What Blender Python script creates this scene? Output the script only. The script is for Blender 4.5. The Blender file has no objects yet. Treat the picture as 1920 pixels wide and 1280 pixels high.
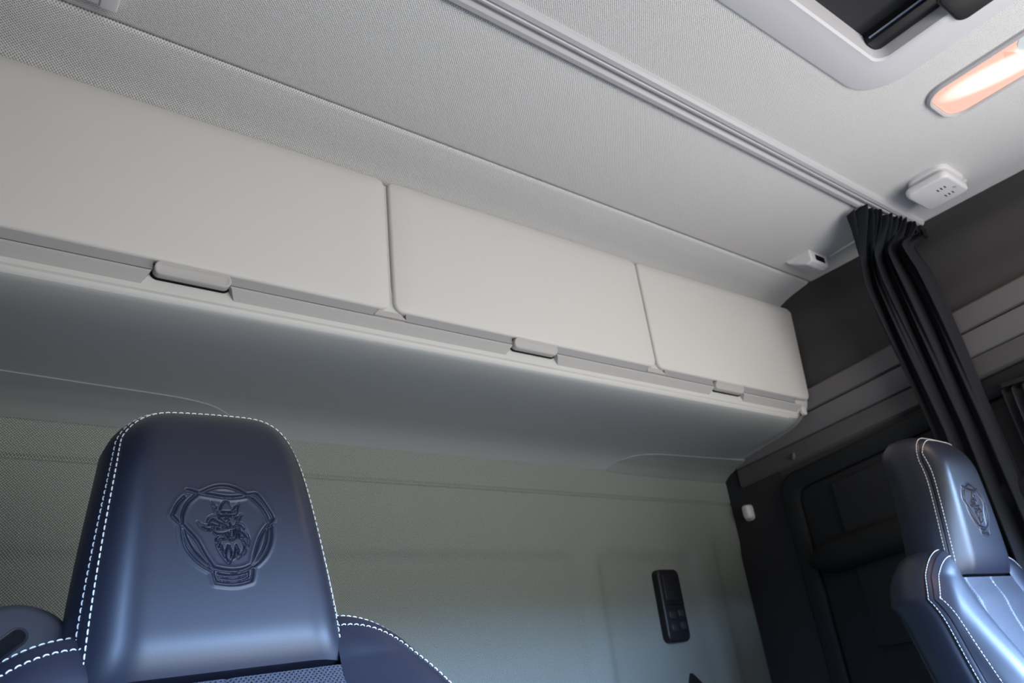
import bpy, bmesh, math, random
import numpy as np
from mathutils import Vector, Matrix
R = math.radians
random.seed(4)
SC = bpy.context.scene
COL = SC.collection

# ------------------------------------------------------------------ camera
cam_d = bpy.data.cameras.new('camera'); cam = bpy.data.objects.new('camera', cam_d); COL.objects.link(cam)
right = Vector((0.79906946, -0.59051182, -0.1130654))
down = Vector((0.16794207, 0.39978809, -0.90109098))
fwd = Vector((0.57730708, 0.70104584, 0.41863023))
m = Matrix((right, -down, -fwd)).transposed().to_4x4()
cam.matrix_world = m
cam_d.sensor_width = 36; cam_d.lens = 1407.25 * 36 / 1920
cam_d.clip_start = 0.01; cam_d.clip_end = 200
cam_d.dof.use_dof = True; cam_d.dof.focus_distance = 0.95; cam_d.dof.aperture_fstop = 9.0
SC.camera = cam

# ------------------------------------------------------------------ daylight outside
w = bpy.data.worlds.new('sky'); SC.world = w; w.use_nodes = True
nt = w.node_tree; nt.nodes.clear()
tc = nt.nodes.new('ShaderNodeTexCoord'); sx = nt.nodes.new('ShaderNodeSeparateXYZ')
rp = nt.nodes.new('ShaderNodeValToRGB'); mp = nt.nodes.new('ShaderNodeMapRange')
bg = nt.nodes.new('ShaderNodeBackground'); wo = nt.nodes.new('ShaderNodeOutputWorld')
mp.inputs['From Min'].default_value = -1; mp.inputs['From Max'].default_value = 1
nt.links.new(tc.outputs['Generated'], sx.inputs[0]); nt.links.new(sx.outputs['Z'], mp.inputs['Value'])
nt.links.new(mp.outputs[0], rp.inputs[0]); nt.links.new(rp.outputs[0], bg.inputs['Color']); nt.links.new(bg.outputs[0], wo.inputs[0])
cr = rp.color_ramp
cr.elements[0].position = 0.0; cr.elements[0].color = (.57, .56, .54, 1)
cr.elements[1].position = 0.49; cr.elements[1].color = (.57, .56, .54, 1)
for pos, c in ((.503, (.17, .20, .16)), (.546, (.20, .24, .21)), (.556, (2.3, 3.7, 6.2)), (.75, (1.3, 2.1, 3.8)), (1.0, (.5, .95, 2.2))):
    e = cr.elements.new(pos); e.color = (*c, 1)
bg.inputs['Strength'].default_value = 9.0

def portal(name, loc, rot, sx_, sy_):
    l = bpy.data.lights.new(name, 'AREA'); l.shape = 'RECTANGLE'; l.size = sx_; l.size_y = sy_
    l.cycles.is_portal = True
    o = bpy.data.objects.new(name, l); o.location = loc; o.rotation_euler = rot; COL.objects.link(o)
WS = (0.42, 2.21, -0.42, 0.50)       # windscreen x0 x1 z0 z1
SW = (-0.85, 0.42, -0.10, 0.48)      # far side window y0 y1 z0 z1
NW = (0.30, 0.46, 0.02, 0.48)      # near side window, cut to a slit to shape the headrest streak
portal('windscreen_portal', ((WS[0]+WS[1])/2, -1.12, (WS[2]+WS[3])/2), (R(90), 0, 0), WS[1]-WS[0], WS[3]-WS[2])
portal('side_window_portal', (2.34, (SW[0]+SW[1])/2, (SW[2]+SW[3])/2), (R(90), 0, R(90)), SW[1]-SW[0], SW[3]-SW[2])
portal('near_window_portal', (-0.22, (NW[0]+NW[1])/2, (NW[2]+NW[3])/2), (R(90), 0, R(-90)), NW[1]-NW[0], NW[3]-NW[2])
SC.view_settings.view_transform = 'Standard'; SC.view_settings.look = 'None'
SC.view_settings.gamma = 1; SC.view_settings.use_curve_mapping = False
SC.view_settings.exposure = 0.74

# ------------------------------------------------------------------ materials
def mat(name, col, rough=.6, spec=.5, metal=0, bump=None, dots=None, dotcol=None, coat=0, noise=None):
    """bump=(scale,strength,dist); dots=(plane,pitch,radius,depth) dark knit holes or perforations"""
    M = bpy.data.materials.new(name); M.use_nodes = True
    t = M.node_tree; b = t.nodes['Principled BSDF']
    b.inputs['Base Color'].default_value = (*col, 1); b.inputs['Roughness'].default_value = rough
    b.inputs['Specular IOR Level'].default_value = spec; b.inputs['Metallic'].default_value = metal
    if coat: b.inputs['Coat Weight'].default_value = coat; b.inputs['Coat Roughness'].default_value = .25
    N = t.nodes.new; L = t.links.new
    c = N('ShaderNodeTexCoord'); nrm = None
    if noise:
        n = N('ShaderNodeTexNoise'); n.inputs['Scale'].default_value = noise[0]; n.inputs['Detail'].default_value = 4
        L(c.outputs['Object'], n.inputs['Vector'])
        mx = N('ShaderNodeMix'); mx.data_type = 'RGBA'; mx.inputs[6].default_value = (*[v*(1-noise[1]) for v in col], 1)
        mx.inputs[7].default_value = (*[min(1, v*(1+noise[1])) for v in col], 1)
        L(n.outputs['Fac'], mx.inputs[0]); L(mx.outputs[2], b.inputs['Base Color'])
    if bump:
        n = N('ShaderNodeTexNoise'); n.inputs['Scale'].default_value = bump[0]; n.inputs['Detail'].default_value = 3
        L(c.outputs['Object'], n.inputs['Vector'])
        bp = N('ShaderNodeBump'); bp.inputs['Strength'].default_value = bump[1]; bp.inputs['Distance'].default_value = bump[2]
        L(n.outputs['Fac'], bp.inputs['Height']); nrm = bp
    if dots:
        plane, pitch, rad, depth = dots
        s = N('ShaderNodeSeparateXYZ'); L(c.outputs['Object'], s.inputs[0])
        k = N('ShaderNodeCombineXYZ')
        L(s.outputs[plane[0]], k.inputs[0]); L(s.outputs[plane[1]], k.inputs[1])
        rt = N('ShaderNodeVectorRotate'); rt.inputs['Angle'].default_value = R(45); L(k.outputs[0], rt.inputs['Vector'])
        v = N('ShaderNodeTexVoronoi'); v.voronoi_dimensions = '2D'; v.inputs['Scale'].default_value = 1/pitch
        v.inputs['Randomness'].default_value = .12; L(rt.outputs[0], v.inputs['Vector'])
        mr = N('ShaderNodeMapRange'); mr.interpolation_type = 'SMOOTHSTEP'
        mr.inputs['From Min'].default_value = rad*.55; mr.inputs['From Max'].default_value = rad*1.35
        L(v.outputs['Distance'], mr.inputs['Value'])
        mx = N('ShaderNodeMix'); mx.data_type = 'RGBA'
        dc = dotcol or [q*.35 for q in col]
        mx.inputs[6].default_value = (*dc, 1); mx.inputs[7].default_value = (*col, 1)
        L(mr.outputs[0], mx.inputs[0]); L(mx.outputs[2], b.inputs['Base Color'])
        bp = N('ShaderNodeBump'); bp.inputs['Strength'].default_value = .8; bp.inputs['Distance'].default_value = depth
        L(mr.outputs[0], bp.inputs['Height'])
        if nrm: L(nrm.outputs[0], bp.inputs['Normal'])
        nrm = bp
    if nrm: L(nrm.outputs[0], b.inputs['Normal'])
    return M

M_head = mat('headliner_knit', (.82, .80, .77), .95, .1, dots=((0, 1), .0040, .36, .0010), dotcol=(.54, .52, .50))
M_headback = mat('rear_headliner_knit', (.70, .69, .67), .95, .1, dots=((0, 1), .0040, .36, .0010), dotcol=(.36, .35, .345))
M_wallfab = mat('back_wall_knit', (.28, .302, .275), .95, .1, dots=((0, 2), .0040, .36, .0010), dotcol=(.11, .118, .106))
M_door = mat('cabinet_grey_plastic', (.56, .545, .52), .55, .3, bump=(900, .12, .0006))
M_body = mat('cabinet_body_plastic', (.52, .518, .50), .5, .35, bump=(900, .12, .0006))
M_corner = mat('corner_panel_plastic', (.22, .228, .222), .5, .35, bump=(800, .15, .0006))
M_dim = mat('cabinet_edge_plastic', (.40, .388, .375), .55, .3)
M_under_shade = mat('cabinet_underside_shaded', (.275, .283, .280), .45, .4, bump=(800, .15, .0006))  # body plastic with the underside's shade put into a darker colour
M_dark = mat('dark_gap', (.006, .006, .007), .9, .1)
M_rail = mat('curtain_rail_plastic', (.50, .48, .485), .4, .45)
M_hatch = mat('hatch_frame_plastic', (.62, .60, .61), .5, .35)
M_blind = mat('black_blind_cloth', (.022, .022, .026), .75, .3)
M_black = mat('black_plastic', (.012, .012, .014), .38, .4)
M_alu = mat('aluminium', (.5, .55, .6), .3, .5, 1)
M_white = mat('white_plastic', (.72, .70, .70), .4, .45)
M_wallr = mat('charcoal_side_cloth', (.060, .058, .059), .85, .15, noise=(9, .12))
M_trimr = mat('graphite_side_trim', (.13, .125, .127), .6, .3)
M_frame = mat('black_door_trim', (.010, .011, .012), .6, .3)
M_panel = mat('dark_door_panel', (.016, .017, .019), .7, .25)
M_curt = mat('charcoal_curtain_cloth', (.013, .0145, .018), .8, .25, bump=(300, .2, .001))
M_leather = mat('navy_black_leather', (.012, .014, .026), .43, .45, bump=(420, .10, .0006), coat=.08)
M_insert = mat('perforated_leather', (.045, .050, .070), .42, .5, dots=((0, 2), .0036, .30, .0008), dotcol=(.004, .004, .006))
M_stitch = mat('silver_thread', (.78, .78, .76), .6, .3)
M_seatpl = mat('seat_shell_plastic', (.022, .021, .026), .42, .45)
M_belt = mat('belt_webbing', (.05, .055, .07), .7, .3)
M_floor = mat('rubber_floor', (.05, .05, .05), .8, .2)
M_dash = mat('dashboard_plastic', (.06, .06, .062), .6, .3)
M_mod = mat('pale_lamp_module', (.62, .68, .66), .35, .5)

M_lens = bpy.data.materials.new('lit_lamp_lens'); M_lens.use_nodes = True
t = M_lens.node_tree; b = t.nodes['Principled BSDF']
b.inputs['Base Color'].default_value = (.12, .09, .08, 1); b.inputs['Roughness'].default_value = .3
c = t.nodes.new('ShaderNodeTexCoord'); mpn = t.nodes.new('ShaderNodeMapping'); g = t.nodes.new('ShaderNodeTexGradient'); g.gradient_type = 'SPHERICAL'
mpn.vector_type = 'TEXTURE'; mpn.inputs['Location'].default_value = (-.010, .175, 0); mpn.inputs['Rotation'].default_value = (0, 0, R(12)); mpn.inputs['Scale'].default_value = (.045, .14, 1)
t.links.new(c.outputs['Object'], mpn.inputs[0]); t.links.new(mpn.outputs[0], g.inputs[0])
cc = t.nodes.new('ShaderNodeValToRGB'); t.links.new(g.outputs['Fac'], cc.inputs[0])
cc.color_ramp.elements[0].color = (.58, .33, .26, 1); cc.color_ramp.elements[0].position = .0
cc.color_ramp.elements[1].color = (1.25, 1.08, .95, 1); cc.color_ramp.elements[1].position = .75
t.links.new(cc.outputs[0], b.inputs['Emission Color']); b.inputs['Emission Strength'].default_value = 1.0
vv = t.nodes.new('ShaderNodeTexWave'); vv.inputs['Scale'].default_value = 120; t.links.new(c.outputs['Object'], vv.inputs[0])
bb = t.nodes.new('ShaderNodeBump'); bb.inputs['Strength'].default_value = .3; bb.inputs['Distance'].default_value = .001
t.links.new(vv.outputs[0], bb.inputs['Height']); t.links.new(bb.outputs[0], b.inputs['Normal'])

# ------------------------------------------------------------------ helpers
def obj(name, verts, faces, material, parent=None, smooth=38):
    me = bpy.data.meshes.new(name)
    me.from_pydata([tuple(v) for v in verts], [], faces)
    bm = bmesh.new(); bm.from_mesh(me); bmesh.ops.remove_doubles(bm, verts=bm.verts, dist=1e-6)
    bmesh.ops.recalc_face_normals(bm, faces=bm.faces); bm.to_mesh(me); bm.free()
    me.materials.append(material)
    if smooth: me.shade_smooth(); me.set_sharp_from_angle(angle=R(smooth))
    o = bpy.data.objects.new(name, me); COL.objects.link(o)
    if parent: o.parent = parent
    return o
def tag(o, label=None, cat=None, group=None, kind=None):
    if label: o['label'] = label
    if cat: o['category'] = cat
    if group: o['group'] = group
    if kind: o['kind'] = kind
    return o
def empty(name, loc, label, cat, group=None):
    o = bpy.data.objects.new(name, None); o.empty_display_size = .05; o.location = loc; COL.objects.link(o)
    return tag(o, label, cat, group)
class MB:
    def __init__(s): s.v = []; s.f = []
    def add(s, v, f):
        n = len(s.v); s.v += [tuple(q) for q in v]; s.f += [tuple(i+n for i in q) for q in f]; return s
    def box(s, a, b):
        x0, y0, z0 = a; x1, y1, z1 = b
        return s.add([(x, y, z) for z in (z0, z1) for y in (y0, y1) for x in (x0, x1)],
                     [(0, 1, 3, 2), (4, 6, 7, 5), (0, 4, 5, 1), (2, 3, 7, 6), (0, 2, 6, 4), (1, 5, 7, 3)])
    def loft(s, rings, closed=True, cap=True):
        n = len(rings[0]); v = [p for r in rings for p in r]; f = []
        for i in range(len(rings)-1):
            for j in range(n if closed else n-1):
                k = (j+1) % n
                f.append((i*n+j, i*n+k, (i+1)*n+k, (i+1)*n+j))
        if cap and closed: f.append(tuple(range(n))); f.append(tuple((len(rings)-1)*n+j for j in range(n)))
        return s.add(v, f)
    def tube(s, pts, r, n=10):
        rings = []
        for i, p in enumerate(pts):
            p = Vector(p); d = (Vector(pts[min(i+1, len(pts)-1)])-Vector(pts[max(i-1, 0)])).normalized()
            u = d.orthogonal().normalized() if i == 0 else (u - d*u.dot(d)).normalized()
            q = d.cross(u); rr = r[i] if isinstance(r, (list, tuple)) else r
            rings.append([p+(u*math.cos(2*math.pi*k/n)+q*math.sin(2*math.pi*k/n))*rr for k in range(n)])
        return s.loft(rings)
    def obj(s, name, material, parent=None, smooth=38): return obj(name, s.v, s.f, material, parent, smooth)
def rrect(w, h, r, n=6, cx=0, cy=0):
    p = []
    for (sx_, sy_, a0) in ((1, 1, 0), (-1, 1, 90), (-1, -1, 180), (1, -1, 270)):
        for k in range(n+1):
            a = R(a0+90*k/n); p.append((cx+sx_*(w/2-r)+r*math.cos(a), cy+sy_*(h/2-r)+r*math.sin(a)))
    return p
def offset_ring(poly, d):
    """move a counter-clockwise 2D loop inward by d"""
    out = []; n = len(poly)
    for i in range(n):
        a = Vector(poly[i-1]); b_ = Vector(poly[i]); c_ = Vector(poly[(i+1) % n])
        e1 = (b_-a); e2 = (c_-b_)
        if e1.length < 1e-7: e1 = e2
        if e2.length < 1e-7: e2 = e1
        t_ = (e1.normalized()+e2.normalized())
        if t_.length < 1e-6: t_ = e1
        t_.normalize(); out.append((b_.x-t_.y*d, b_.y+t_.x*d))
    return out
def slab(poly, place, t0, t1, bev=.002, nb=3, both=False):
    """2D loop -> rounded-edge plate; place(a,b,h) gives the 3D point; t1 is the rounded face"""
    rings = []
    if both:
        for k in range(nb+1):
            a = R(90*k/nb); rings.append((bev*(1-math.sin(a)), t0+math.copysign(bev*(1-math.cos(a)), t1-t0)))
    else: rings.append((0, t0))
    for k in range(nb+1):
        a = R(90*k/nb); rings.append((bev*(1-math.cos(a)), t1-math.copysign(bev*(1-math.sin(a)), t1-t0)))
    return MB().loft([[place(a, b_, h) for a, b_ in offset_ring(poly, d)] for d, h in rings])
def prism_x(prof, x0, x1):     # prof (y,z)
    return MB().loft([[(x, y, z) for y, z in prof] for x in (x0, x1)])
def spline(pts, n):
    """Catmull-Rom through 2D/3D points"""
    P = [Vector(p) for p in pts]; P = [P[0]*2-P[1]]+P+[P[-1]*2-P[-2]]; out = []
    for i in range(1, len(P)-2):
        for k in range(n):
            t_ = k/n; a, b_, c_, d = P[i-1:i+3]
            out.append(.5*((2*b_)+(c_-a)*t_+(2*a-5*b_+4*c_-d)*t_*t_+(3*b_-a-3*c_+d)*t_**3))
    out.append(P[-2]); return out

# ================================================================== SETTING
XL, XR, YF, YB, ZF, ZC = -.18, 2.30, -1.08, 1.668, -.95, 1.16
def struct(o): return tag(o, kind='structure')
struct(MB().box((XL-.05, YF-.05, ZF-.05), (XR+.05, YB+.05, ZF)).obj('floor', M_floor, smooth=0))

# back wall: padded knit panel with moulded reliefs, seam groove
def sst(a, b_, x):
    t_ = min(1, max(0, (x-a)/(b_-a))); return t_*t_*(3-2*t_)
def back_y(x, z):
    y = YB
    y -= .006*(1-sst(.0, .006, abs(z-.515)-.001)) * -1       # groove
    # recessed wide field and rounded ridge
    a = sst(.355, .315, z) * sst(1.53, 1.48, x)
    b2 = sst(.36, .31, z) * sst(1.585, 1.625, x) * sst(2.09-.10*max(0, z), 2.03-.10*max(0, z), x)
    y += .018*max(a, b2)
    y += .016*sst(.44, .40, z+.25*max(0, x-2.05))*sst(2.13, 2.17, x)*.6
    return y
xs = list(np.linspace(XL, 1.4, 26))+list(np.linspace(1.42, 2.3, 60)); zs = list(np.linspace(-.95, .2, 24))+list(np.linspace(.22, .50, 34))+list(np.linspace(.503, .527, 13))+[.56, .60, .66]
v = [(x, back_y(x, z), z) for z in zs for x in xs]; n = len(xs)
f = [(i*n+j, i*n+j+1, (i+1)*n+j+1, (i+1)*n+j) for i in range(len(zs)-1) for j in range(n-1)]
wb = struct(obj('wall_back', v, f, M_wallfab, smooth=60))
struct(MB().box((XL-.05, YB+.04, ZF), (XR+.05, YB+.08, ZC+.1)).obj('wall_back_shell', M_frame, smooth=0))

# left wall with its narrowed window opening, front wall with windscreen opening
x0, x1 = XL-.04, XL
mb = MB(); mb.box((x0, YF, ZF), (x1, YB+.05, NW[2])); mb.box((x0, YF, NW[3]), (x1, YB+.05, ZC+.05))
mb.box((x0, YF, NW[2]), (x1, NW[0], NW[3])); mb.box((x0, NW[1], NW[2]), (x1, YB+.05, NW[3]))
struct(mb.obj('wall_left', M_wallr, smooth=0))
mb = MB(); mb.box((XL-.05, YF-.04, ZF), (XR+.05, YF, WS[2])); mb.box((XL-.05, YF-.04, WS[3]), (XR+.05, YF, ZC+.05))
mb.box((XL-.05, YF-.04, WS[2]), (WS[0], YF, WS[3])); mb.box((WS[1], YF-.04, WS[2]), (XR+.05, YF, WS[3]))
struct(mb.obj('wall_front', M_dash, smooth=0))

# right wall: wall body with window hole, upper cloth, trim ledge, black frame
mb = MB(); x0, x1 = XR, XR+.05
mb.box((x0, YF, ZF), (x1, YB+.05, SW[2])); mb.box((x0, YF, SW[3]), (x1, YB+.05, ZC+.05))
mb.box((x0, YF, SW[2]), (x1, SW[0], SW[3])); mb.box((x0, SW[1], SW[2]), (x1, YB+.05, SW[3]))
wr = struct(mb.obj('wall_right', M_wallr, smooth=0))
def zt(y): return .870-.0945*(y-.548) if y > .3 else .8934
ys = [-1.08, .3, .6, .9, 1.25, 1.60]
# cloth-covered band with soft horizontal swells
ring = []
for y in np.linspace(-1.08, 1.66, 30):
    r_ = []
    for k in range(15):
        q = k/14; z = zt(y)-.02+q*(1.158-zt(y)+.02)
        r_.append((XR-.004-.010*math.sin(q*math.pi*2.2)**2-.008*q*0, y, z))
    ring.append([(XR+.002, y, zt(y)-.02)]+r_+[(XR+.002, y, 1.158)])
tag(MB().loft(ring).obj('wall_cloth', M_wallr, wr))
def side_prism(prof, ys_, name, m_, par):
    return MB().loft([[(XR-dx, y, zt(y)+dz) for dx, dz in prof] for y in ys_]).obj(name, m_, par)
side_prism([(-.003, .004), (.016, 0), (.026, -.008), (.028, -.070), (.022, -.074), (-.003, -.076)], ys, 'upper_trim_strip', M_trimr, wr)
side_prism([(-.003, -.077), (.020, -.077), (.031, -.082), (.032, -.128), (.022, -.146), (-.003, -.15)], ys, 'middle_trim_strip', M_trimr, wr)
side_prism([(-.003, -.151), (.016, -.151), (.018, -.205), (.010, -.212), (-.003, -.215)], ys, 'lower_trim_strip', mat('lower_side_trim', (.085, .083, .083), .65, .3), wr)
# rear lower wall covering
MB().box((XR-.006, 1.445, ZF), (XR+.001, YB+.001, .60)).obj('rear_corner_trim', mat('rear_corner_plastic', (.030, .030, .032), .7, .3), wr, 0)

# side door / locker opening
dr = empty('door_1', (XR, .95, ZF), None, None); dr['kind'] = 'structure'
def placeR(a, b_, h): return (XR-h-0, a, b_-0)
def local(mb, o):
    L_ = o.location
    mb.v = [(x-L_.x, y-L_.y, z-L_.z) for x, y, z in mb.v]; return mb
# frame as ring with rounded corners whose top rises to the front
def doorloop(ins, r_):
    pts = []
    y0, y1 = .44+ins, 1.452-ins; z0 = ZF+.02+ins
    zt0 = .552-ins; 
    def top(y): return zt0+.135*(1.40-y)*.9
    for (cx, cz, a0) in ((y1-r_, None, 0), (y0+r_, None, 90), (y0+r_, z0+r_, 180), (y1-r_, z0+r_, 270)):
        for k in range(9):
            a = R(a0+90*k/8); c_ = (top(cx)-r_) if cz is None else cz
            pts.append((cx+r_*math.cos(a), c_+r_*math.sin(a)))
    return pts
mb = MB(); rings = []
for ins, h in ((0, .0), (.0, .016), (.006, .022), (.045, .022), (.058, .014), (.060, .001)):
    rings.append([(XR-h, a, b_) for a, b_ in doorloop(ins, .075-ins*.5)])
mb.loft(rings, cap=False); local(mb, dr).obj('door_frame', M_frame, dr)
mb = slab(doorloop(.061, .045), placeR, .0005, .006, .003); local(mb, dr).obj('door_panel', M_panel, dr)
mb = slab([(1.26, .0), (1.26, .475), (.60, .555), (.60, .0)][::-1], placeR, .006, .016, .006); local(mb, dr).obj('raised_panel', M_panel, dr)
mb = MB(); rings = []
for y in np.linspace(.55, 1.41, 16):
    e_ = 1-max(0, (y-1.33)/.08)**2*.7
    zc = .262+.08*(1.4-y); rings.append([(XR-.018-a*.030*e_, y, zc+b_*.052*e_) for a, b_ in [(math.cos(R(q*30)), math.sin(R(q*30))) for q in range(12)]])
mb.loft(rings); local(mb, dr).obj('arm_rest', M_frame, dr)

# ------------------------------------------------------------------ ceiling
HX0, HX1, HY0, HY1 = .70, 1.50, -.36, .436
ce = MB()
for a, b_ in (((XL, YF, ZC), (HX0, .724, ZC+.02)), ((HX1, YF, ZC), (XR+.01, .724, ZC+.02)), ((HX0, YF, ZC), (HX1, HY0, ZC+.02)), ((HX0, HY1, ZC), (HX1, .724, ZC+.02))): ce.box(a, b_)
ce = struct(ce.obj('ceiling', M_head, smooth=0))
pr = [(.7935, ZC+.02), (.7935, ZC+.004), (.797, ZC), (.805, ZC-.0012), (1.124, ZC-.001), (1.1325, ZC+.0015), (1.1345, ZC+.006), (1.1345, ZC+.02)]
prism_x(pr, XL, XR).obj('middle_headliner', M_head, ce, 50)
pr = [(1.1375, ZC+.02), (1.1375, ZC+.004), (1.140, ZC-.001), (1.146, ZC-.004), (1.20, ZC-.013), (1.235, ZC-.021), (1.262, ZC-.031), (1.285, ZC-.046), (1.30, ZC-.052), (1.60, ZC-.052), (1.60, ZC+.02)]
prism_x(pr, XL, XR).obj('rear_headliner', M_headback, ce, 50)
MB().box((XL, .70, ZC+.010), (XR, 1.2, ZC+.019)).obj('seam_backing', M_dark, ce, 0)

rail = prism_x([(.7225, ZC+.012), (.7225, ZC-.001), (.725, ZC-.008), (.731, ZC-.0125), (.741, ZC-.013), (.7435, ZC-.0095), (.746, ZC-.0095), (.7485, ZC-.012), (.7535, ZC-.011),
                (.756, ZC-.001), (.7635, ZC-.001), (.766, ZC-.010), (.770, ZC-.0125), (.781, ZC-.011), (.7845, ZC-.006), (.786, ZC+.001), (.790, ZC+.003), (.7925, ZC+.012)], XL, XR-.012).obj('curtain_rail', M_rail, None, 30)
tag(rail, 'grey grooved curtain track running across the whole ceiling', 'curtain rail')

# roof hatch
ht = empty('roof_hatch', ((HX0+HX1)/2, (HY0+HY1)/2, ZC), 'pale grey framed roof hatch with black blind, cut by the top edge', 'roof hatch')
cx, cy = (HX0+HX1)/2, (HY0+HY1)/2
def hatchring(w_, h_, r_, y2=0): return rrect(w_, h_, r_, 8, cx, cy)
rings = []
for dw, r_, z in ((.200, .10, ZC+.002), (.196, .10, ZC-.004), (.188, .096, ZC-.0055), (.05, .045, ZC-.006), (.012, .036, ZC-.008), (.0, .03, ZC-.004), (-.004, .028, ZC+.02), (-.004, .028, ZC+.055)):
    rings.append([(x, y, z) for x, y in hatchring(HX1-HX0+dw, HY1-HY0+dw*.84, r_)])
local(MB().loft(rings, cap=False), ht).obj('frame', M_hatch, ht, 40)
local(MB().box((HX0-.02, HY0-.02, ZC+.050), (HX1+.02, HY1+.02, ZC+.056)), ht).obj('blind', M_blind, ht, 0)
local(MB().tube([(HX1-.050, HY0, ZC+.028), (HX1-.050, HY1-.015, ZC+.028)], .0028, 8), ht).obj('blind_rail', M_alu, ht)
local(MB().box((HX1-.046, HY0, ZC+.020), (HX1-.006, HY1-.006, ZC+.05)), ht).obj('side_channel', M_black, ht, 0)
p = [(HX1-.075, .13), (HX1-.075, .275), (HX1-.055, .292), (HX1+.028, .292), (HX1+.045, .275), (HX1+.045, .13)]
p = rrect(.115, .17, .022, 5, HX1-.018, .197)
lt = local(slab(p, lambda a, b_, h: (a, b_, ZC-h), -.03, .016, .007, 3), ht).obj('latch_housing', M_black, ht)

# ceiling lamp
lp = empty('ceiling_lamp', (1.786, .12, ZC), 'lit warm interior lamp set in ceiling at the right frame edge', 'lamp')
P = rrect(.148, .64, .05, 8, 1.786, .125)
rings = [[(x, y, z) for x, y in offset_ring(P, d)] for d, z in ((-.007, ZC+.001), (-.006, ZC-.006), (-.001, ZC-.010), (.004, ZC-.008), (.006, ZC-.001))]
local(MB().loft(rings, cap=False), lp).obj('bezel', M_rail, lp)
Lp = [(x, y) for x, y in offset_ring(P, .005) if y > .25]
# lens: rear rounded end, wavy front boundary
arc = [(1.786-.069+.138*k/10, .215+.030*math.sin(k/10*math.pi*1.15+.5)) for k in range(11)]
loop = [q for q in offset_ring(P, .005) if q[1] > .26]
loop = sorted(loop, key=lambda q: math.atan2(q[1]-.26, q[0]-1.786))
loop = arc+loop
local(MB().loft([[(x, y, z) for x, y in offset_ring(loop, d)] for d, z in ((0, ZC+.002), (.002, ZC-.005), (.010, ZC-.010), (.03, ZC-.013))]), lp).obj('lens', M_lens, lp)
loop2 = [(x, y-.003) for x, y in arc]+[(1.855, -.1), (1.717, -.1)]
local(MB().loft([[(x, y, z) for x, y in q] for q, z in ((loop2, ZC+.002), (loop2, ZC-.004), (offset_ring(loop2, .004), ZC-.007))]), lp).obj('switch_module', M_mod, lp)
bl = bpy.data.lights.new('lamp_bulb', 'AREA'); bl.shape = 'RECTANGLE'; bl.size = .11; bl.size_y = .2; bl.energy = .9; bl.color = (1, .66, .5)
bo = bpy.data.objects.new('lamp_bulb', bl); bo.location = (1.786, .34, ZC-.018); COL.objects.link(bo)

# white alarm / detector
dt = empty('ceiling_detector', (2.10, .605, ZC), 'white slotted ceiling sensor box between lamp and black curtain', 'sensor')
P1 = rrect(.145, .118, .020, 6); P0 = rrect(.140, .110, .030, 6, -.004, -.008)
A_ = R(0)
slab(P0, lambda a, b_, h: (a, b_, -h), -.001, .012, .004).obj('mounting_plate', M_white, dt)
slab(rrect(.135, .108, .03, 6), lambda a, b_, h: (a, b_, -h), .012, .018, .001).obj('neck', M_rail, dt)
slab(P1, lambda a, b_, h: (a, b_, -h), .018, .042, .008, 4, True).obj('cover', M_white, dt)
for gx in (-.018, .030):
    for k in range(3):
        y = -.040+.010*k+(.0 if gx < 0 else .0)
        q = slab(rrect(.014, .0032, .0015, 3, gx, y+.012), lambda a, b_, h: (a, b_, -h), .040, .0424, .0003)
        q.obj('vent_slot', M_dark, dt)
slab(rrect(.012, .008, .003, 4, .008, -.043), lambda a, b_, h: (a, b_, -h), .041, .0428, .0006).obj('test_button', M_rail, dt)
MB().tube([(.072, -.055, -.006), (.085, -.045, -.010), (.080, -.030, -.012)], .006, 8).obj('hinge_clip', M_white, dt)

# small white plug wedge with conduit
dv = empty('ceiling_connector', (2.135, 1.045, ZC), 'small white wedge-shaped socket box beside the ceiling seam', 'socket')
v = [(-.050, .045, 0), (.056, .045, 0), (.056, -.045, 0), (-.050, -.045, 0), (-.040, .040, -.010), (.046, .040, -.010), (.050, -.020, -.044), (-.044, -.020, -.044), (.050, -.043, -.040), (-.044, -.043, -.040)]
mb = MB().add(v, [(0, 1, 2, 3), (0, 1, 5, 4), (4, 5, 6, 7), (7, 6, 8, 9), (9, 8, 2, 3), (1, 2, 8, 6, 5), (0, 3, 9, 7, 4)])
o = mb.obj('housing', M_white, dv, 0)
bv = o.modifiers.new('bevel', 'BEVEL'); bv.width = .005; bv.segments = 3
slab(rrect(.052, .020, .003, 3, .006, -.022), lambda a, b_, h: (a, -.0442-h, b_), -.003, .0004, .0002).obj('port', M_dark, dv)
cd = MB().tube([(2.19, .99, ZC-.005), (2.185, .93, ZC-.004), (2.175, .80, ZC-.004)], .0038, 8).obj('cable_conduit', M_white)
tag(cd, 'thin white conduit running along ceiling from socket box to curtain', 'conduit')

# grey box cut by the top left corner
gb = empty('ceiling_box', (.004, 1.038, ZC), 'grey plastic ceiling box cut by the top left frame edge', 'box')
slab(rrect(.20, .12, .010, 4), lambda a, b_, h: (a, b_, -h), -.001, .016, .004).obj('housing', M_rail, gb)
slab(rrect(.030, .125, .006, 4, .090, 0), lambda a, b_, h: (a, b_, -h), -.001, .018, .004).obj('end_cap', M_hatch, gb)

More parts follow.
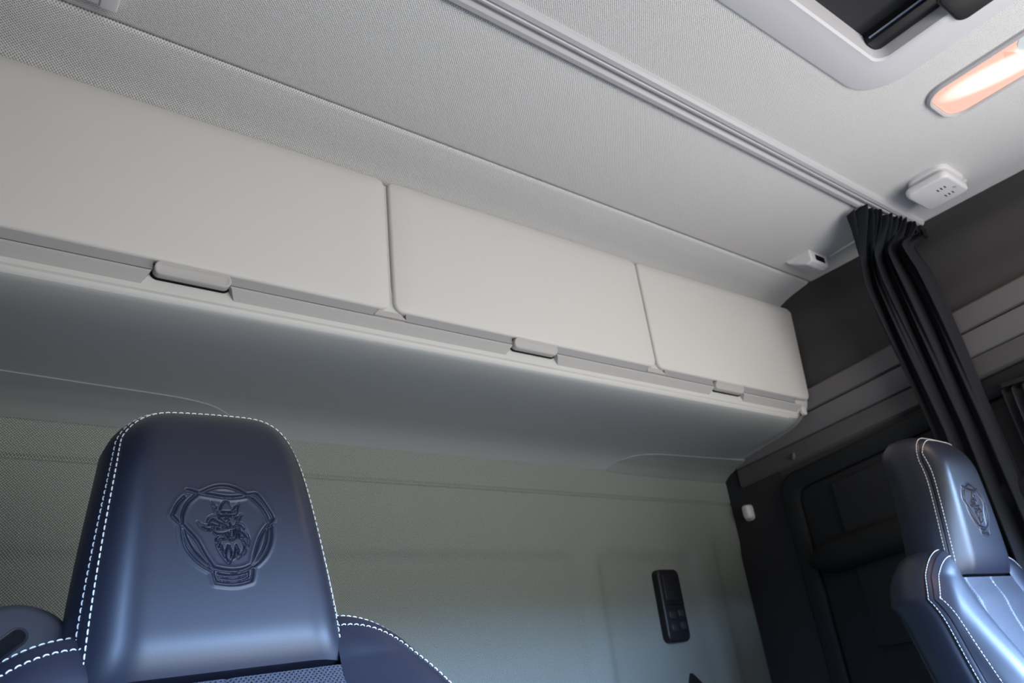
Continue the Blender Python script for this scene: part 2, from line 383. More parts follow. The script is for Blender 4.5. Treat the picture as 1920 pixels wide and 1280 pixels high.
# ================================================================== OVERHEAD CABINET
cb = empty('overhead_cabinet', (1.115, YB, .60), 'light grey three-door overhead cabinet spanning the back wall', 'cabinet')
def loc(mb): return local(mb, cb)
CX0, CX1 = -.12, 2.262
curve = [(1.2630, .7140), (1.2635, .705), (1.2615, .702), (1.2600, .698), (1.2610, .6935), (1.266, .688), (1.274, .6805), (1.289, .673), (1.312, .6665), (1.345, .661), (1.40, .656), (1.47, .650), (1.547, .644), (1.60, .636), (1.64, .622), (1.667, .600)]
def under_z(y):
    for (a, b_), (c_, d) in zip(curve[6:], curve[7:]):
        if a <= y <= c_: return b_+(d-b_)*(y-a)/(c_-a)
    return .6 if y > 1.6 else .69
# body: end block right fills to the wall with a rounded nose
pb = [(1.667, 1.09), (1.264, 1.09), (1.264, .762), (1.2645, .740)]+curve
XE = 2.150
loc(prism_x(pb, CX0, XE)).obj('body', M_body, cb, 30)
def resample(pts, n_):
    P = [Vector(p) for p in pts]; D = [0]
    for a, b_ in zip(P, P[1:]): D.append(D[-1]+(b_-a).length)
    out = []
    for k in range(n_):
        s_ = D[-1]*(k/(n_-1))**1.6
        for i_ in range(len(D)-1):
            if D[i_+1] >= s_-1e-9:
                out.append(P[i_].lerp(P[i_+1], min(1, (s_-D[i_])/max(1e-9, D[i_+1]-D[i_])))); break
    return out
ca = resample([(1.264, 1.09), (1.264, .762), (1.2645, .740)]+curve, 120)
cbv = resample([(1.264, 1.09), (1.258, .98), (1.256, .88), (1.2545, .80)]+[tuple(q) for q in spline([(1.2545, .80), (1.256, .765), (1.264, .738), (1.284, .714), (1.322, .692), (1.38, .677), (1.45, .665), (1.547, .647), (1.62, .630), (1.667, .606)], 5)], 120)
rings = []
for x, w_, d in ((XE, 0, 0), (2.17, .02, 0), (2.19, .10, 0), (2.205, .25, 0), (2.22, .5, 0), (2.235, .75, 0), (2.25, .93, 0), (2.265, 1, 0), (2.28, 1, .001), (2.290, 1, .004), (2.2975, 1, .012)):
    rings.append([(x, p.lerp(q, w_).x+d, p.lerp(q, w_).y+d*.4) for p, q in zip(ca, cbv)]+[(x, 1.667, 1.09)])
ec = loc(MB().loft(rings)).obj('end_cap', M_body, cb, 30)
ec.data.materials.append(M_under_shade)  # down-facing end faces take the shade-darkened colour too
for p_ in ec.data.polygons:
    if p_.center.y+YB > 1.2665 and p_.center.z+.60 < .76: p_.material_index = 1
# dark recess strip behind the door gaps
loc(MB().box((CX0, 1.2585, .7575), (2.222, 1.2645, 1.088))).obj('gap_liner', M_dark, cb, 0)
# under-skin between lip and rear edge body plastic darkened to carry its shade
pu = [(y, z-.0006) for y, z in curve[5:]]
loc(prism_x(pu+[(y, z+.004) for y, z in pu[::-1]], CX0, XE+.02)).obj('underside', M_under_shade, cb, 50)

DZ0, DZ1 = .757, 1.104
M_flange = mat('flange_plastic', (.27, .27, .275), .55, .3)
doors = [(-.115, .7035, .300), (.7135, 1.5265, 1.098), (1.5325, 2.294, 1.845)]
handx = [.304, 1.098, 1.84]
def door_y(x, z):                       # gentle convex face
    q = (z-DZ0)/(DZ1-DZ0); return 1.2425-.004*math.sin(math.pi*q)-.012*sst(1.9, 2.3, x)*sst(0, .6, q)+.006*max(0, (q-.9)/.1)**2
for (a, b_, _), hx in zip(doors, handx):
    P = rrect(b_-a, DZ1-DZ0, .022, 7, (a+b_)/2, (DZ0+DZ1)/2)
    if b_ > 2.2: P = [(x-(.024*(1-sst(.757, .95, z)) if x > 2.1 else 0), z) for x, z in P]
    mb = MB(); rings = []
    for d, h in ((0, .017), (0, .006), (.0008, .0035), (.003, .0012), (.0065, 0)):
        rings.append([(x, door_y(x, z)+h, z) for x, z in offset_ring(P, d)])
    n = len(P); mb.loft(rings, cap=False)
    # face filled as grid-like rings toward the centre line so it stays smooth
    last = rings[-1]; base = len(mb.v); cxx = (a+b_)/2; czz = (DZ0+DZ1)/2
    inner = []
    for fct in (.85, .6, .3):
        inner.append([(cxx+(x-cxx)*fct, door_y(x, czz+(z-czz)*fct), czz+(z-czz)*fct) for x, y, z in last])
    mb.loft([last]+inner, cap=False)
    k0 = len(mb.v); mb.v.append((cxx, door_y(cxx, czz), czz)); mb.f += [(k0-n+i, k0-n+(i+1) % n, k0) for i in range(n)]
    mb.f.append(tuple(range(n)))
    d_ = loc(mb).obj('door', M_door, cb, 40)
    # folded flange under the door, split by the handle
    for xa, xb in ((a+.030, hx-.068), (hx+.068, min(b_, 2.215)-.028)):
        q_ = loc(MB().box((xa, 1.2500, .7400), (xb, 1.2580, .7585))).obj('flange', M_flange, None, 0); q_.parent = d_
    # handle: lozenge-shaped paddle with a shallow dish
    hl, hh = (.134, .025)
    hp = rrect(hl, hh, .0119, 8, hx, .7425)
    mb = MB(); rr = []
    for d, h in ((0, 1.260), (0, 1.2440), (.0010, 1.2420), (.0030, 1.2412), (.0048, 1.2416), (.0066, 1.2424), (.0085, 1.2428)):
        rr.append([(x, h+(.7425-z)*.35, z) for x, z in offset_ring(hp, d)])
    mb.loft(rr); h_ = loc(mb).obj('handle', M_dim, None, 40); h_.parent = d_
    hs = rrect(hl+.006, hh+.004, .0140, 8, hx, .7417)
    mb = slab(hs, lambda q, z, h: (q, 1.2628-h, z), 0, .0035, .0005); h_ = loc(mb).obj('handle_recess', M_dark, None, 40); h_.parent = d_
# lower lip strips, cut away around each handle, with slanted ends
segs = []; cuts = [CX0]+[q for hx in handx for q in (hx-.070, hx+.066)]+[2.212]
for i in range(0, len(cuts), 2):
    a, b_ = cuts[i], cuts[i+1]
    prof = [(1.2635, .7385), (1.2480, .7370), (1.2472, .7320), (1.2635, .7140)]
    ra = []
    for x, sgn in ((a, 1), (b_, -1)):
        ra.append([(x+sgn*(.737-z)*.55*(0 if abs(x-CX0) < .01 else 1), y, z) for y, z in prof])
    loc(MB().loft(ra)).obj('lip_strip', M_dim, cb, 0)
# catch blocks bridging the strip under the door joints
for x in (.7085, 1.5295):
    v = [(x-.030, 1.2630, .7575), (x+.022, 1.2630, .7575), (x+.022, 1.2500, .7560), (x-.030, 1.2500, .7560), (x-.042, 1.2470, .7410), (x+.034, 1.2470, .7410), (x+.034, 1.2630, .7370), (x-.042, 1.2630, .7370)]
    loc(MB().add(v, [(0, 1, 2, 3), (3, 2, 5, 4), (4, 5, 6, 7), (7, 6, 1, 0), (0, 3, 4, 7), (1, 6, 5, 2)])).obj('catch_block', M_dim, cb, 0)
    # flared mullion between the doors
    mw = .0035; prof = [(x-mw, 1.088), (x-mw, .815), (x-mw-.004, .790), (x-mw-.014, .768), (x-mw-.030, .757), (x+mw+.016, .757), (x+mw+.009, .768), (x+mw+.003, .790), (x+mw, .815), (x+mw, 1.088)]
    loc(MB().loft([[(q, y, z) for q, z in prof] for y in (1.259, 1.2520 if x < 1 else 1.2545)])).obj('mullion', M_body, cb, 0)
# recess shell at the right end of the lip
loc(slab(rrect(.026, .030, .010, 5, 2.236, .722), lambda a, b_, h: (a, 1.262-h, b_), -.003, .008, .004)).obj('end_plug', M_door, cb)
# corner cover panels under the rear edge
def corner_panel(pts):
    top = [(x, y, under_z(min(y, 1.666))-.0004) for x, y in pts]
    bot = [(x, y, under_z(min(y, 1.666))-.0012-.012*max(0, (y-1.57)/.1)**1.2*.9) for x, y in pts]
    return MB().loft([top, bot])
for sgn in (1, -1):
    cpts = [(2.285, 1.548), (2.15, 1.556), (2.0, 1.566), (1.90, 1.572), (1.85, 1.577), (1.80, 1.588), (1.76, 1.606), (1.72, 1.634), (1.695, 1.662)]
    cpts = [tuple(q) for q in spline(cpts, 4)]
    rows = []
    for x, y in cpts:
        rw = []
        for k in range(9):
            yy = y+(1.666-y)*k/8; q = (1.666-yy)/.118
            z = under_z(yy)-.0030-.007*math.sin(min(1, max(0, (yy-y)/.10))*math.pi*.5)
            rw.append((x, yy, z))
        rw = [(x, y, under_z(y)+.002)]+rw+[(x, 1.666, under_z(1.666)+.004)]
        rows.append([(X if sgn > 0 else 2.23-X, Y, Z) for X, Y, Z in rw])
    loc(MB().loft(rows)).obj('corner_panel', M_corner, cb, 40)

# ================================================================== SIDE WALL & BACK WALL FITTINGS
hsx, hsz = 1.882, .182
hs = empty('bunk_remote', (hsx, YB+.018, hsz-.105), 'black push-button remote control on the lower back wall', 'remote control')
def pl_(a, b_, h): return (a, -h, b_+.105)
slab(rrect(.100, .215, .020, 6), pl_, -.001, .026, .007, 4).obj('body', M_black, hs)
slab(rrect(.074, .082, .008, 4, .004, .053), pl_, .024, .029, .002).obj('display', M_black, hs)
for (a, b_) in ((-.018, -.030), (.022, -.026), (-.018, -.066), (.022, -.062)):
    slab(rrect(.026, .022, .006, 4, a, b_), pl_, .024, .030, .002).obj('button', M_seatpl, hs)
slab(rrect(.084, .006, .002, 2, .0, .003), pl_, .024, .031, .001).obj('ridge', M_black, hs)

hk = empty('coat_hook', (XR, 1.365, .61), 'small dark coat hook on side wall under cabinet end', 'hook')
slab(rrect(.020, .050, .009, 5), lambda a, b_, h: (-h, a, b_), -.001, .006, .002).obj('plate', M_trimr, hk)
MB().tube([(-.004, 0, .008), (-.018, 0, -.002), (-.026, 0, -.016), (-.030, -.002, -.010)], [.006, .006, .005, .004], 8).obj('hook', M_trimr, hk)
kb = empty('wall_knob', (XR-.006, 1.600, .468), 'small pale grey knob on side wall near the rear corner', 'knob')
slab(rrect(.040, .056, .014, 5), lambda a, b_, h: (-h, a, b_), -.001, .008, .003).obj('base', M_rail, kb)
slab(rrect(.028, .048, .012, 5, -.002, .002), lambda a, b_, h: (-h, a, b_), .008, .026, .007).obj('cap', M_white, kb)
rl = empty('bunk_lever', (1.925, YB+.018, -.06), 'dark pointed plastic lever below the remote at the bottom edge', 'lever')
MB().loft([[(a*s_, -b_*s_-.0, z) for a, b_ in ((-.035, 0), (.03, 0), (.03, .04), (-.035, .04))] for z, s_ in ((-.05, 1.3), (-.01, 1.0), (.025, .45), (.045, .12))]).obj('body', M_black, rl, 0)

# ================================================================== CURTAINS
ct = empty('bunk_curtain', (2.15, .78, .12), 'long charcoal curtain gathered at the far end of the ceiling track', 'curtain')
NU = 260; rows = []
vd = Vector((2.17, .79, 0)).normalized(); pd = Vector((vd.y, -vd.x, 0))     # pd points toward image right
def ctr(z):
    r_ = 2.66+.10*min(1, max(0, (1.0-z)/.5))
    xx = 2.165+.075*sst(1.0, .5, z); return Vector((xx, xx/r_, 0))
zz = [1.147, 1.138, 1.125, 1.108, 1.09, 1.07, 1.05, 1.03, 1.0, .97, .93, .88, .82, .75, .68, .6, .52, .44, .36, .28, .2, .1, 0, -.2, -.45]
rnd = [random.uniform(-1, 1) for _ in range(40)]
for z in zz:
    row = []
    q = min(1, max(0, (1.147-z)/.105)); q = q*q*(3-2*q)
    for i in range(NU+1):
        u = i/NU
        top = Vector((1.985+.295*u, .785-.045*u, 0))
        zz_ = z
        fold_t = math.sin(u*2*math.pi*13+1.2*math.sin(u*7))*(.020+.014*(1-u))
        tp = top+Vector((.25*fold_t, fold_t*1.0, 0))
        wd = .082+.004*math.sin(z*9)-.012*sst(.96, 1.06, z)
        s_ = (u-.5)*2
        c0 = ctr(z)
        fd = min(1, max(0, (1.05-z)/.5)); a1 = math.sin(u*2*math.pi*3.3+.7*math.sin(z*4.0)+rnd[3])*(.020-.004*fd)+math.sin(u*2*math.pi*7+3*z+rnd[5])*(.012-.009*fd)+math.sin(u*2*math.pi*13+2*z)*.006*(1-fd)
        bt = c0+pd*(s_*wd+.25*a1)+vd*(a1-.012*s_)
        p = tp*(1-q)+bt*q
        gz = z+(.010*math.sin(u*2*math.pi*13+.6)+.006*math.sin(u*31))*(1-q)-.010*u*(1-q)
        row.append((min(p.x, XR-.036 if z < .9 else XR-.006), p.y, min(gz, ZC-.0150)))
    rows.append(row)
L0 = ct.location
v = [(x-L0.x, y-L0.y, z-L0.z) for r_ in rows for x, y, z in r_]; n = NU+1
f = [(i*n+j, i*n+j+1, (i+1)*n+j+1, (i+1)*n+j) for i in range(len(rows)-1) for j in range(NU)]
o = obj('drape', v, f, M_curt, ct, 60)
sd = o.modifiers.new('thick', 'SOLIDIFY'); sd.thickness = .0016
# header tape loops curling over the track end
for k, (x, y) in enumerate(((2.235, .742), (2.262, .736), (2.284, .744))):
    mb = MB(); rg = []
    for s_ in range(9):
        a = R(-30+s_*30); rg.append([(x+.012*math.cos(a)+dx, y-.010+.5*dx, ZC-.054+.020*math.sin(a)+dz) for dx, dz in ((0, -.016), (.002, -.016), (.002, .014), (0, .014))])
    mb.v = []; mb.loft(rg); local(mb, ct).obj('header_loop', M_curt, ct)

wc = empty('window_curtain', (XR-.03, .62, -.1), 'short black pleated curtain hanging in the side window at right edge', 'curtain')
rows = []
for z in np.linspace(.585, -.1, 14):
    row = []
    for i in range(121):
        u = i/120; y = .690-.30*u; a = math.sin(u*2*math.pi*11+.5*math.sin(z*8+u*9))
        row.append((XR-.040+.013*a*(1 if z < .57 else .7), y+.006*math.cos(u*2*math.pi*11)+0, z+(.008*a if z > .57 else 0)))
    rows.append(row)
L0 = wc.location; v = [(x-L0.x, y-L0.y, z-L0.z) for r_ in rows for x, y, z in r_]
o = obj('drape', v, [(i*121+j, i*121+j+1, (i+1)*121+j+1, (i+1)*121+j) for i in range(13) for j in range(120)], M_curt, wc, 60)
sd = o.modifiers.new('thick', 'SOLIDIFY'); sd.thickness = .0016
mb = local(MB().box((XR-.044, .44, .588), (XR-.018, .692, .600)), wc); mb.obj('track', M_frame, wc, 0)

# ================================================================== SEATS
# emblem strokes, traced in the embossing's own drawing units
G = [
 [(480,238),(600,182),(710,166),(820,190),(932,256)], [(480,242),(600,262),(700,278),(800,280),(925,262)],
 [(440,252),(350,340),(304,450),(300,545)], [(962,272),(1060,370),(1110,450),(1134,535)],
 [(345,212),(395,222),(450,240)], [(320,285),(262,350),(226,430),(212,462),(245,505),(288,545)],
 [(940,254),(985,248),(1030,246),(1080,300),(1140,400),(1182,492),(1140,545)],
 [(296,560),(300,640),(325,760),(400,870),(480,940),(560,988)], [(1162,575),(1150,690),(1110,800),(1040,895),(952,962)],
 [(310,562),(360,625),(430,710),(500,850),(575,968)], [(312,590),(330,680),(390,800),(470,890),(530,940)],
 [(1142,552),(1080,620),(1030,700),(980,830),(942,960)], [(1118,600),(1095,720),(1040,840),(955,950)],
 [(590,975),(680,996),(760,1004),(850,996),(925,968)], [(612,1030),(690,1045),(760,1048),(830,1042),(892,1028)],
 [(628,1066),(700,1080),(760,1084),(830,1078),(890,1060)], [(592,1098),(680,1114),(760,1120),(840,1114),(920,1095)],
 [(568,995),(578,1050),(592,1098)], [(946,1000),(936,1050),(920,1095)], [(612,1020),(628,1066)], [(892,1020),(890,1060)],
 [(578,330),(600,400),(630,468),(720,474),(812,470),(832,400),(848,340)], [(578,330),(622,360),(628,405),(655,412)],
 [(655,412),(668,370),(700,330),(740,335),(770,380),(778,412)], [(778,412),(800,380),(848,340)], [(625,430),(720,440),(815,432)],
 [(532,530),(545,492),(585,466),(640,468),(648,500),(690,530),(735,515)], [(440,528),(468,578),(520,606),(575,612),(600,650),(660,658),(712,648)],
 [(440,528),(500,560),(560,560),(610,575),(660,572),(690,590)], [(545,535),(575,508),(620,535),(665,552),(690,562)],
 [(575,590),(620,600),(670,598)], [(690,492),(712,484),(726,500),(706,512),(690,492)], [(690,560),(716,590),(750,578),(742,545)],
 [(800,505),(828,470),(868,455),(848,490),(836,520),(812,515)],
 [(818,540),(868,552),(905,600),(922,660),(932,710),(915,770)], [(825,570),(870,590),(915,640)], [(812,560),(835,620),(830,690),(900,700),(918,768)],
 [(845,640),(880,670),(905,700)], [(868,725),(892,775),(885,820),(862,850)], [(850,700),(872,760),(868,810),(825,872)],
 [(795,765),(812,810),(806,850),(825,872)], [(795,860),(812,885)], [(712,768),(692,830),(692,885),(720,932)], [(730,775),(745,830),(740,890),(720,932)],
 [(790,780),(770,860),(720,932)], [(640,745),(638,800),(670,870),(705,912)], [(605,700),(622,668),(660,662),(700,672)], [(612,742),(640,705),(690,700)],
 [(605,700),(612,760),(640,830),(680,890),(720,932)], [(655,770),(668,820),(690,860)],
 [(725,640),(722,690),(740,712),(775,700)], [(752,625),(752,680)], [(778,612),(775,675)], [(800,600),(806,665),(795,690)], [(762,590),(800,575),(815,540)],
]
GRIF = [(578,330),(622,400),(655,412),(700,330),(740,332),(778,412),(848,340),(815,470),(868,455),(836,520),(880,555),(915,620),(932,710),(915,770),(880,830),(830,872),(790,880),(720,932),(660,870),(625,780),(605,700),(640,665),(580,640),(560,608),(480,588),(440,528),(540,560),(535,510),(580,466),(632,468)]
U = 1.19e-4
def emb(X, Z):
    """relief height (m) at emblem coords in metres, origin at the centre"""
    x = X/U/.95+712; y = 640-Z/U
    h = np.zeros_like(x); dmin = np.full_like(x, 1e9); dfig = np.full_like(x, 1e9)
    for gi, S in enumerate(G):
        S = spline([(a, b_) for a, b_ in S], 3) if len(S) > 2 else [Vector(q) for q in S]
        ds = np.full_like(x, 1e9)
        for a, b_ in zip(S, S[1:]):
            ex, ey = b_.x-a.x, b_.y-a.y; l2 = ex*ex+ey*ey+1e-9
            t_ = np.clip(((x-a.x)*ex+(y-a.y)*ey)/l2, 0, 1)
            ds = np.minimum(ds, (x-a.x-t_*ex)**2+(y-a.y-t_*ey)**2)
        if gi < 21: dmin = np.minimum(dmin, ds)
        else: dfig = np.minimum(dfig, ds)
    d = np.sqrt(dmin); d2 = np.sqrt(dfig)
    h = -.0022*np.exp(-(d/13)**2)+.0007*np.exp(-((d-30)/17)**2)-.0015*np.exp(-(d2/8.5)**2)
    # figure stands slightly proud
    ins = np.zeros(x.shape, bool); n_ = len(GRIF)
    for i in range(n_):
        xa, ya = GRIF[i]; xb, yb = GRIF[(i+1) % n_]
        cnd = ((ya > y) != (yb > y)) & (x < (xb-xa)*(y-ya)/((yb-ya) or 1e-9)+xa); ins ^= cnd
    h = h+np.where(ins, 0.0013*np.clip(d2/18, 0, 1), 0)
    r_ = np.sqrt((x-720)**2+(y-640)**2); h = h*(1-np.clip((r_-560)/60, 0, 1))
    return h

HH = .318                                    # headrest height
def hw(z): q = min(1, max(0, z/HH)); return .136-.006*q-.026*q**1.5
RT = .060
def top_drop(s):                              # rounded upper corners + slight crown
    a = max(0, (abs(s)-.40)/.60); return .056*(1-math.sqrt(max(0, 1-a**2.4)))+.006*s*s
def seam_y(z): q = z/HH; return -.004*math.sin(q*math.pi)+.030*0*q      # side seam line, gentle S
def head_pt(s, t_):
    """front panel: s -1..1, t 0..1"""
    zc = t_*HH; x = s*hw(zc); z = t_*(HH-top_drop(s))
    edge = 1-abs(s); ez = z
    f1 = 1-(1-min(1, edge/.42))**2.4
    f2 = 1-(1-min(1, (1-t_)/.30))**2.6
    f3 = 1-(1-min(1, t_/.15))**2.6
    puff = .030*f1*(f2**.8)
    y = seam_y(z)-puff*(.84+.16*f3)+.004*(1-f3)+.040*0
    y += .008*(1-f2)
    return x, y, z
# --- column / row positions, fine inside the emblem window
EC = (.0, .142)
sl = sorted(set([round(q, 5) for q in list(np.linspace(-1, -.54, 22))+list(np.linspace(-.54, .54, 210))+list(np.linspace(.54, 1, 22))]))
# extra fine near the corners
tl = sorted(set([round(q, 5) for q in list(np.linspace(0, .20, 18))+list(np.linspace(.20, .72, 230))+list(np.linspace(.72, 1, 34))]))
PT = np.array([[head_pt(s, t_) for s in sl] for t_ in tl])
E_ = 1.3*emb(PT[:, :, 0]-EC[0], PT[:, :, 2]-EC[1])
PT[:, :, 1] -= E_
nr, nc = len(tl), len(sl)
hv = [tuple(p) for r_ in PT for p in r_]
hf = [(i*nc+j, i*nc+j+1, (i+1)*nc+j+1, (i+1)*nc+j) for i in range(nr-1) for j in range(nc-1)]
# boundary loop: left side up, over the top, down the right
bd = [head_pt(-1, t_) for t_ in np.linspace(0, 1, 30)]+[head_pt(s, 1) for s in np.linspace(-1, 1, 80)][1:-1]+[head_pt(1, t_) for t_ in np.linspace(1, 0, 30)]
bdn = []
for i, p in enumerate(bd):
    a = Vector(bd[max(0, i-1)]); c_ = Vector(bd[min(len(bd)-1, i+1)]); d = c_-a; nn = Vector((-d.z, 0, d.x))
    nn.normalize(); bdn.append(nn)
for k in range(9):
    bdn = [((bdn[max(0, i-1)]+bdn[i]+bdn[min(len(bdn)-1, i+1)]).normalized()) for i in range(len(bdn))]
prof = [(-.0005, .0), (-.0022, .0012), (-.0005, .0030), (.0025, .0065), (.0060, .0150), (.0105, .030), (.0120, .055), (.009, .080), (-.004, .098), (-.028, .108), (-.06, .112)]
def sweep(bd_, bn_, prof_): return [[tuple(Vector(p)+n_*o_+Vector((0, b_, 0))) for p, n_ in zip(bd_, bn_)] for o_, b_ in prof_]

def stitches(path, nrm, out, ln=.0052, gap=.0024, r_=.00075, lift=.0004):
    """row of small capsules along a path, one mesh"""
    P = [Vector(p) for p in path]; N_ = [Vector(q) for q in nrm]
    D = [0]
    for a, b_ in zip(P, P[1:]): D.append(D[-1]+(b_-a).length)
    def at(s):
        for i in range(len(D)-1):
            if D[i+1] >= s:
                q = (s-D[i])/max(1e-9, D[i+1]-D[i]); return P[i].lerp(P[i+1], q), N_[i].lerp(N_[i+1], q).normalized()
        return P[-1], N_[-1]
    s = 0
    while s+ln < D[-1]:
        pts = []
        for k, lf in ((0, -.0004), (.15, lift*.8), (.5, lift*1.5), (.85, lift*.8), (1, -.0004)):
            p, n_ = at(s+ln*k); pts.append(p+n_*lf)
        out.tube(pts, [r_*.7, r_, r_, r_, r_*.7], 6); s += ln+gap

def bolster_pt(s, t_, sg):
    """side cushion of the backrest. s 0 inner..1 outer, t 0 bottom..1 shoulder"""
    ow = .268
    x = .126+s*(ow-.126)
    zt_ = .052-.098*(max(0, s))**2.3
    z = -.62+t_*(zt_+.62)
    wd = 1
    if z > -.2: wd = 1
    xx = x+(.012*sst(0, -.2, z)*s)
    e1 = 1-(1-min(1, s/.45))**2.5; e2 = 1-(1-min(1, (1-s)/.5))**2.5; e3 = 1-(1-min(1, (zt_-z)/.06))**2.4
    fw = .016+.055*sst(.0, -.30, z)
    y = -.004-fw*(e2**.7)*(.35+.65*e1)*(.3+.7*e3)-.024*sst(.03, -.35, z)*0+.012*(1-e3)+.28*min(0, z)
    return sg*xx, y, z

def build_backrest_parts():
    parts = []
    st = MB()
    # headrest
    o = obj('headrest', hv, hf, M_leather, None, 80)
    parts.append((o, None))
    side = MB().loft(sweep(bd, bdn, prof), closed=False)
    # back closing
    ring = sweep(bd, bdn, prof[-1:])[0]
    c0 = len(side.v); side.v += ring+[(0, .112, .12)]; side.f += [(c0+i, c0+i+1, c0+len(ring)) for i in range(len(ring)-1)]
    sb = side.obj('headrest_side_band', M_leather, None, 60); parts.append((sb, 0))
    # bottom roll of headrest
    rollr = []
    for y, z in ((.006, -.001), (.014, -.003), (.030, -.006), (.05, -.008)):
        rollr.append([(s*hw(0), head_pt(s, 0)[1]+(y-.0), z) for s in np.linspace(-1, 1, 40)])
    mb = MB().loft([[head_pt(s, 0) for s in np.linspace(-1, 1, 40)]]+rollr, closed=False)
    parts.append((mb.obj('headrest_underside', M_leather, None, 60), 0))
    # stitches: row on the front panel, row on the band
    pf = []; nf = []
    for t_ in np.linspace(.05, .93, 50): pf.append(head_pt(-.965, t_)); nf.append((-.55, -.85, 0))
    for s in np.linspace(-.955, .955, 90): pf.append(head_pt(s, .984)); a = abs(s)**6; nf.append((s*a, -.6, .7*(1-a)+.1))
    for t_ in np.linspace(.93, .05, 50): pf.append(head_pt(.965, t_)); nf.append((.55, -.85, 0))
    stitches([(x, y-.0002, z) for x, y, z in pf], nf, st)
    r7 = sweep(bd, bdn, [(.0030, .0075)])[0]
    stitches(r7[1:-1], bdn[1:-1], st)
    # centre insert
    rows = []
    for z in np.linspace(-.006, -.62, 60):
        rows.append([(s*.133, -.010*sst(-.10, .0, z)+.010*(1-min(1, (1-abs(s))/.10))**2+.004*math.exp(-(s/.02)**2)-.010*sst(-.012, -.06, z)-.002+.28*min(0, z), z) for s in np.linspace(-1, 1, 61)])
    parts.append((MB().loft(rows, closed=False).obj('centre_insert', M_insert, None, 60), None))
    for dx in (-.0035, .0035):
        pc = [(dx, -.010*sst(-.10, .0, z)-.0085*sst(-.012, -.06, z)+.28*min(0, z), z) for z in np.linspace(-.016, -.6, 50)]
        stitches(pc, [(0, -1, 0)]*len(pc), st)
    # bolsters with gusset
    for sg in (-1, 1):
        ss = np.linspace(0, 1, 34); tt = list(np.linspace(0, .85, 30))+list(np.linspace(.86, 1, 22))
        v = [bolster_pt(s, t_, sg) for t_ in tt for s in ss]; nc_ = len(ss)
        f = [(i*nc_+j, i*nc_+j+1, (i+1)*nc_+j+1, (i+1)*nc_+j) for i in range(len(tt)-1) for j in range(nc_-1)]
        parts.append((obj('bolster', v, f, M_leather, None, 80), None))
        b2 = [bolster_pt(s, 1, sg) for s in np.linspace(0, 1, 36)]+[bolster_pt(1, t_, sg) for t_ in np.linspace(1, 0, 50)][1:]
        n2 = []
        for i, p in enumerate(b2):
            a = Vector(b2[max(0, i-1)]); c_ = Vector(b2[min(len(b2)-1, i+1)]); d = c_-a; nn = Vector((-d.z, 0, d.x))*sg
            n2.append(nn.normalized())
        for k in range(4): n2 = [((n2[max(0, i-1)]+n2[i]+n2[min(len(n2)-1, i+1)]).normalized()) for i in range(len(n2))]
        pr2 = [(-.0005, .0), (-.002, .0015), (.0, .0035), (.004, .009), (.005, .014), (.003, .0165), (.0045, .019), (.006, .030), (.006, .055), (.000, .085), (-.02, .105), (-.06, .112)]
        parts.append((MB().loft(sweep(b2, n2, pr2), closed=False).obj('bolster_gusset', M_leather, None, 60), None))
        # stitch rows either side of the seam
        ii = []; nn_ = []
        for s in np.linspace(.02, .955, 40): ii.append(bolster_pt(s, .982, sg)); nn_.append((sg*.2, -.7, .6))
        for t_ in np.linspace(.985, .3, 60): ii.append(bolster_pt(.945, t_, sg)); nn_.append((sg*.7, -.8, .1))
        stitches(ii, nn_, st, lift=.0008)
        stitches(sweep(b2, n2, [(.0046, .0105)])[0][1:60], n2[1:60], st)
    parts.append((tag(st.obj('stitching', M_stitch, None, 60), kind='stuff'), None))
    # rear shell
    mb = MB(); rg = []
    for z, w_, y0_ in ((-.64, .24, .06), (-.4, .262, .05), (-.2, .262, .045), (-.08, .240, .05), (-.01, .19, .06), (.02, .13, .07)):
        rg.append([(math.cos(a)*w_, y0_+.05+.28*min(0, z)+math.sin(a)*.055, z) for a in [2*math.pi*k/28 for k in range(28)]])
    mb.loft(rg); parts.append((mb.obj('back_shell', M_seatpl, None, 60), None))
    return parts

BP = build_backrest_parts()
# seat cushion + base, in base coordinates
def seat_lower():
    out = []
    rg = []
    for y, zt2, zb in ((-.36, -.50, -.60), (-.345, -.455, -.62), (-.30, -.435, -.62), (-.15, -.445, -.62), (.0, -.455, -.62), (.14, -.46, -.62)):
        rg.append([(x, y, z) for x, z in rrect(.50, zt2-zb, .04, 5, 0, (zt2+zb)/2)])
    out.append(MB().loft(rg).obj('seat_cushion', M_leather, None, 60))
    out.append(MB().loft([[(x, y-.08, z) for x, y in rrect(w_, d_, .04, 5)] for z, w_, d_ in ((-.95, .42, .44), (-.90, .40, .42), (-.70, .36, .38), (-.63, .44, .46), (-.615, .44, .46))]).obj('pedestal', M_seatpl, None, 60))
    return out
LOW = seat_lower()

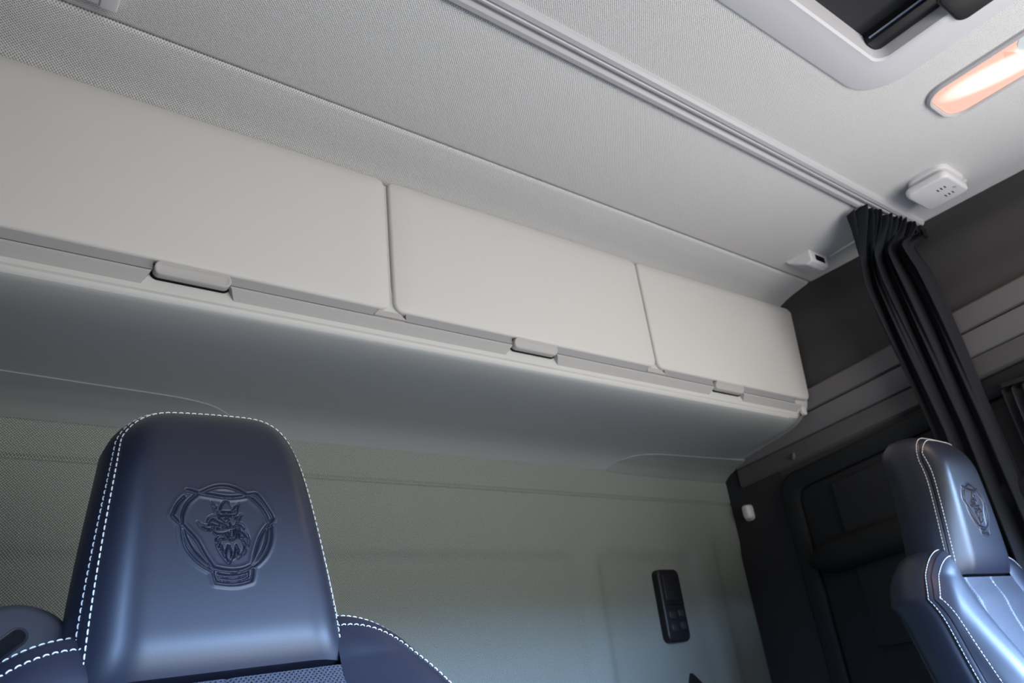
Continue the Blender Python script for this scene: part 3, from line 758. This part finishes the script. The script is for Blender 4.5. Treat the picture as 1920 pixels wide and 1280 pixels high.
def belt_guide(sg):
    """plastic shoulder housing with belt slot, outer side of the backrest"""
    P = []
    pts = spline([(-.012, -.10), (-.018, -.03), (-.006, .018), (.030, .040), (.072, .034), (.112, .006), (.130, -.05), (.135, -.10)], 6)
    P = [(q[0], q[1]) for q in pts][::-1]
    def plc(a, b_, h): return (sg*(.145+a), .066-h, b_+.064)
    body = slab(P, plc, -.03, .022, .008, 4, True).obj('belt_guide', M_seatpl, None, 50)
    sl_ = [(.060+a*math.cos(R(-40))*1-b_*math.sin(R(-40)), -.014+a*math.sin(R(-40))+b_*math.cos(R(-40))) for a, b_ in rrect(.078, .014, .0069, 6)]
    rim = []
    for d, h in ((-.003, .0215), (-.0015, .0232), (.0, .0225), (.001, .018)): rim.append([plc(a, b_, h) for a, b_ in offset_ring(sl_, d)])
    rim_o = MB().loft(rim, cap=False).obj('slot_rim', M_seatpl, None, 60)
    slot = slab(sl_, plc, .016, .0225, .0002).obj('belt_slot', M_dark, None, 50)
    belt = MB().loft([[(sg*(.215+dx), y, z+.02*dx/.05*sg*0) for dx, y in ((-.024, 0+yy), (.024, 0+yy), (.024, .0016+yy), (-.024, .0016+yy))] for z, yy in ((-.60, -.02), (-.30, .0), (-.06, .036), (-.01, .044))])
    return body, rim_o, slot

def place_seat(root, parts, low, guides, BM):
    for o in parts: o.matrix_basis = BM
    for o in guides: o.matrix_basis = BM
s1 = empty('truck_seat', (.268, .86, ZF), 'navy leather seat nearest the camera with large embossed headrest', 'seat', 'embossed leather truck seats')
s2 = empty('truck_seat', (1.925, .775, ZF), 'navy leather seat at right edge, seen side-on beside the curtain', 'seat', 'embossed leather truck seats')
ROOTS = ((s1, (0, 0, .047-ZF), R(11), R(-2.0), -1), (s2, (0, 0, .116-ZF), R(-2), 0, 1))
for si, (root, off, lean, roll, sg) in enumerate(ROOTS):
    BM = Matrix.Translation(off) @ Matrix.Rotation(roll, 4, 'Y') @ Matrix.Rotation(-lean, 4, 'X')
    made = []
    for o, par in BP:
        q = o if si == 0 else o.copy()
        if si: COL.objects.link(q)
        made.append((q, par))
    head = made[0][0]
    for q, par in made:
        if par == 0: q.parent = head; q.matrix_basis = Matrix.Identity(4)
        else: q.parent = root; q.matrix_basis = BM
    for o in LOW:
        q = o if si == 0 else o.copy()
        if si: COL.objects.link(q)
        q.parent = root; q.matrix_basis = Matrix.Translation((0, -.05, -ZF))
    gb_, rim_o, slot = belt_guide(sg)
    gb_.parent = root; gb_.matrix_basis = BM
    for q in (rim_o, slot): q.parent = gb_; q.matrix_basis = Matrix.Identity(4)
    if si:
        tagp = slab(rrect(.050, .030, .006, 4), lambda a, b_, h: (.235+a, .040-h-.3*b_, b_+.0), 0, .006, .002).obj('belt_plate', M_white, gb_)
        mb = MB().loft([[(.232+dx, .030+yy, z) for dx, yy in ((-.024, 0+y0_), (.024, 0+y0_), (.024, .0018+y0_), (-.024, .0018+y0_))] for z, y0_ in ((-.60, -.06), (-.30, -.045), (-.08, -.02), (-.015, .008), (.03, .02))])
        mb.obj('belt_webbing', M_black, gb_, 0)

# dashboard mass below the windscreen
ds = MB().loft([[(x, y, z) for y, z in ((-1.078, ZF+.002), (-1.078, -.46), (-.95, -.44), (-.72, -.48), (-.62, -.56), (-.60, -.70), (-.70, ZF+.002))] for x in (XL+.002, XR-.036)]).obj('dashboard', M_dash)
tag(ds, 'dark grey dashboard below the windscreen, behind the camera', 'dashboard')

# lower bunk behind the seats
bk = empty('bunk', (1.1, 1.40, ZF), 'dark grey bunk mattress on its box below the back wall', 'bunk')
MB().box((XL+.004-1.1, -.26, 0), (XR-.05-1.1, .245, .40)).obj('bunk_box', M_dash, bk, 0)
slab(rrect(2.30, .52, .05, 5, -.02, -.008), lambda a, b_, h: (a, b_, h), .40, .52, .03).obj('mattress', M_dash, bk, 50)
